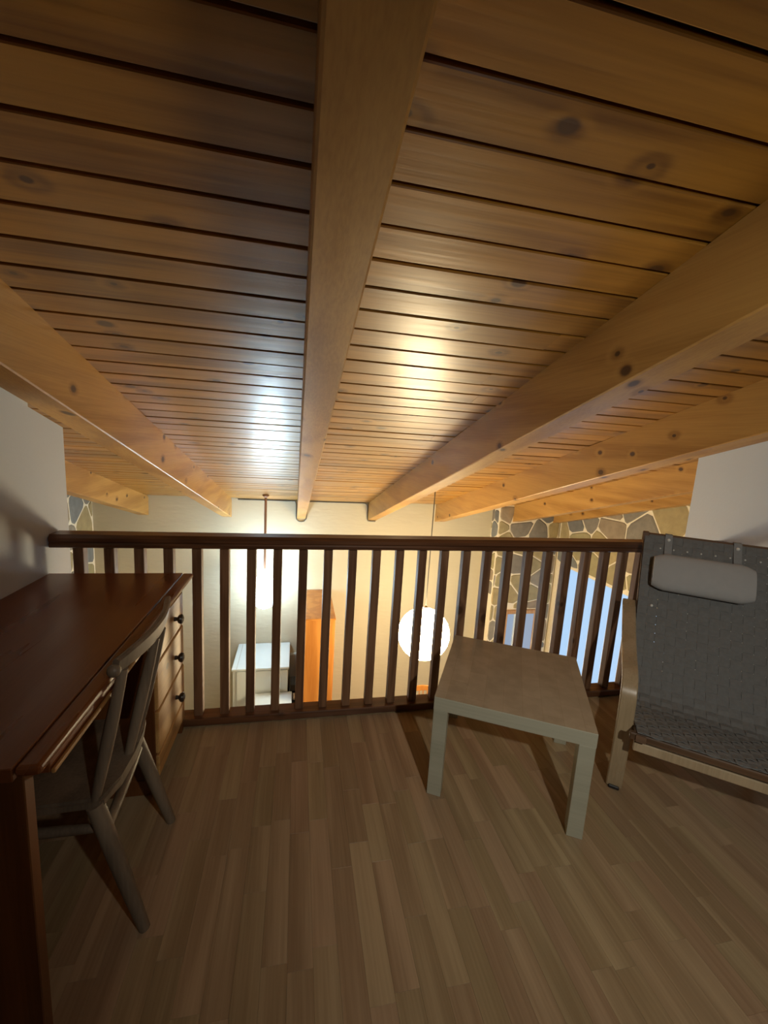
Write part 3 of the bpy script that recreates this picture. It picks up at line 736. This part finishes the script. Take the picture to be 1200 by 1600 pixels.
# head pillow hung over the top by two straps
tb_, nb_ = nrm_at(prof, len(prof)-1); tb_ = tb_
bdir = (prof[-1]-prof[-2]).normalized()      # up along the back
top = prof[-1]
def PB(a, d, off): return top-bdir*d+nb_*off+Vector((a, 0, 0))
bm = bmesh.new(); pts = []; N_ = 16
a_s, a_e = 0.085, 0.512
for i in range(N_+1):
    t = i/N_; pts.append(PB(a_s+(a_e-a_s)*t, 0.218, 0.048))
def psec(t):
    e = min(t, 1-t)*N_; k = 1.0 if e >= 1.5 else (0.80+0.13*e)
    return [(0.042*k*math.copysign(abs(math.cos(x))**0.8, math.cos(x)), 0.100*k*math.copysign(abs(math.sin(x))**0.75, math.sin(x))) for x in [2*math.pi*j/20 for j in range(20)]]
add_sweep(bm, pts, psec, frames=[(nb_, bdir)]*(N_+1))
hp_ = obj('head_pillow', bm, M_PILLOW, ac, world_coords=False, smooth_=True)
for a in (0.150, 0.452):
    bm = bmesh.new()
    path = [PB(a, 0.150, 0.045), PB(a, 0.10, 0.014), PB(a, 0.03, 0.0085), PB(a, -0.008, 0.0085), PB(a, -0.022, -0.012), PB(a, -0.008, -0.036), PB(a, 0.05, -0.040)]
    ribbon(bm, path, [nb_]*3+[(nb_+bdir).normalized(), bdir, (bdir-nb_).normalized(), -nb_], [Vector((1, 0, 0))]*7, 0.034, .003)
    st = obj('pillow_strap', bm, M_STRAPW, None); st.parent = hp_
    bm = bmesh.new(); bmesh.ops.create_uvsphere(bm, u_segments=10, v_segments=6, radius=.009, matrix=Matrix.Translation(PB(a, 0.022, 0.009))); s_ = obj('stud', bm, M_STUD, None, smooth_=True); s_.parent = hp_
for k in range(9):
    a = 0.115+0.0615*k
    if abs(a-.150) < .02 or abs(a-.452) < .02: continue
    bm = bmesh.new(); bmesh.ops.create_uvsphere(bm, u_segments=8, v_segments=5, radius=.0048, matrix=Matrix.Translation(PB(a, 0.075, 0.005))); obj('rivet', bm, M_STUD, ac, world_coords=False, smooth_=True)
bm = bmesh.new(); bmesh.ops.create_uvsphere(bm, u_segments=8, v_segments=5, radius=.008, matrix=Matrix.Translation(PB(0.10, 0.40, 0.006))); obj('rivet', bm, M_STUD, ac, world_coords=False, smooth_=True)

# ------------------------------------------------------------------ things in the room below
# big white appliance under the pendant
FX0, FX1, FY0, FY1, FZ = 0.055, 0.935, 4.235, 5.095, -2.11
fr_ = thing('refrigerator', 'white appliance with overhanging rounded top below the white pendant', 'appliance', (0.5, 4.66, ZK))
obj('body', box_bm(FX0+.02, FX1-.02, FY0+.02, FY1, ZK, FZ-.035, bev=.008), M_WHITE, fr_)
bm = bmesh.new(); add_box(bm, FX0, FX1, FY0, FY1, FZ-.045, FZ, bev=.018, seg=3); obj('top_panel', bm, M_WHITE, fr_, smooth_=True)
obj('door', box_bm(FX0+.085, FX1-.022, FY0-.002, FY0+.02, ZK+.06, FZ-.05, bev=.004), M_WHITE, fr_)
obj('seam', box_bm(FX0+.075, FX0+.082, FY0+.01, FY1-.02, FZ-.002, FZ+.0015), M_GREYT, fr_)
cb = tag(empty('worktop', (0.62, 3.95, ZK)), 'low white worktop in front of the white appliance', 'cabinet')
obj('cabinet_body', box_bm(0.36, 0.96, 3.70, 4.20, ZK, -2.56, bev=.004), M_WHITE, cb)
obj('top_panel', box_bm(0.34, 0.985, 3.67, 4.215, -2.56, -2.52, bev=.006), M_WHITE, cb)
obj('drawer_front', box_bm(0.38, 0.94, 3.69, 3.70, -2.80, -2.60, bev=.003), M_WHITE, cb)
# wardrobe
cu = thing('wardrobe', 'tall orange wooden wardrobe against the far wall below', 'wardrobe', (1.36, 4.46, ZK))
obj('body', box_bm(1.12, 1.585, 3.86, 5.09, ZK, -1.165, bev=.004), M_CUP, cu)
obj('top_panel', box_bm(1.10, 1.602, 3.835, 5.10, -1.165, -1.141, bev=.003), M_CUP, cu)
obj('door', box_bm(1.5855, 1.600, 3.90, 4.46, ZK+.08, -1.19, bev=.003), M_CUP, cu); obj('door', box_bm(1.5855, 1.600, 4.47, 5.06, ZK+.08, -1.19, bev=.003), M_CUP, cu)
# tiled panel and coffee maker between appliance and wardrobe
tp = thing('tile_panel', 'grey tiled splashback panel beside the orange wardrobe', 'panel', (1.03, 5.1, -2.8))
obj('tiles', box_bm(0.945, 1.095, 5.085, 5.108, -2.78, -2.36, bev=.003), M_GREYT, tp)
obj('trim_strip', box_bm(0.94, 1.098, 5.075, 5.108, -2.36, -2.325, bev=.003), M_WHITE, tp)
sh = tag(obj('counter', box_bm(0.945, 1.095, 4.225, 5.08, ZK, -2.79, bev=.004), M_WHITE), 'narrow counter squeezed between appliance and wardrobe', 'counter')
cm = thing('coffee_maker', 'black coffee maker on the counter beside the white appliance', 'appliance', (1.02, 4.5, -2.79))
obj('body', box_bm(0.955, 1.085, 4.44, 4.62, -2.789, -2.50, bev=.012), M_BLACK, cm)
obj('head', box_bm(0.955, 1.085, 4.32, 4.46, -2.59, -2.48, bev=.012), M_BLACK, cm)
bm = bmesh.new(); add_lathe(bm, [(0.045, 0), (0.055, .03), (0.055, .10), (0.035, .14)], (1.02, 4.375, -2.775), 16); obj('jug', bm, M_METAL, cm, smooth_=True)
obj('base', box_bm(0.955, 1.085, 4.30, 4.44, -2.789, -2.775, bev=.003), M_BLACK, cm)
# orange chair below
dc = thing('dining_chair', 'orange wooden spindle chair seen through the balusters below', 'chair', (3.10, 3.79, ZK))
cz = ZK
obj('seat', box_bm(2.90, 3.30, 3.58, 4.00, cz+.44, cz+.475, bev=.012, seg=2), M_CUP, dc)
for x in (2.94, 3.26):
    for y in (3.62, 3.96): obj('leg', leg_bm((x, y, cz+.445), (x+(0.02 if x > 3.1 else -.02), y+(0.02 if y > 3.8 else -.02), cz), 0.02, 0.015), M_CUP, dc, smooth_=True)
bm = bmesh.new(); pts = [Vector((2.88+0.44*i/12, 4.00+0.05*math.sin(math.pi*i/12), cz+0.985)) for i in range(13)]
add_sweep(bm, pts, lambda t: [(a, q*(0.6+0.4*math.sin(math.pi*t))) for a, q in rect(0.024, 0.10, .008)], frames=[(Vector((0, 1, 0)), Vector((0, 0, 1)))]*13)
obj('crest_rail', bm, M_CUP, dc, smooth_=True)
for i in range(6):
    x = 2.93+0.068*i; obj('spindle', tube_bm([(x, 3.97, cz+.46), (x, 4.00+.05*math.sin(math.pi*(x-2.88)/.44), cz+.955)], 0.009, 8), M_CUP, dc, smooth_=True)
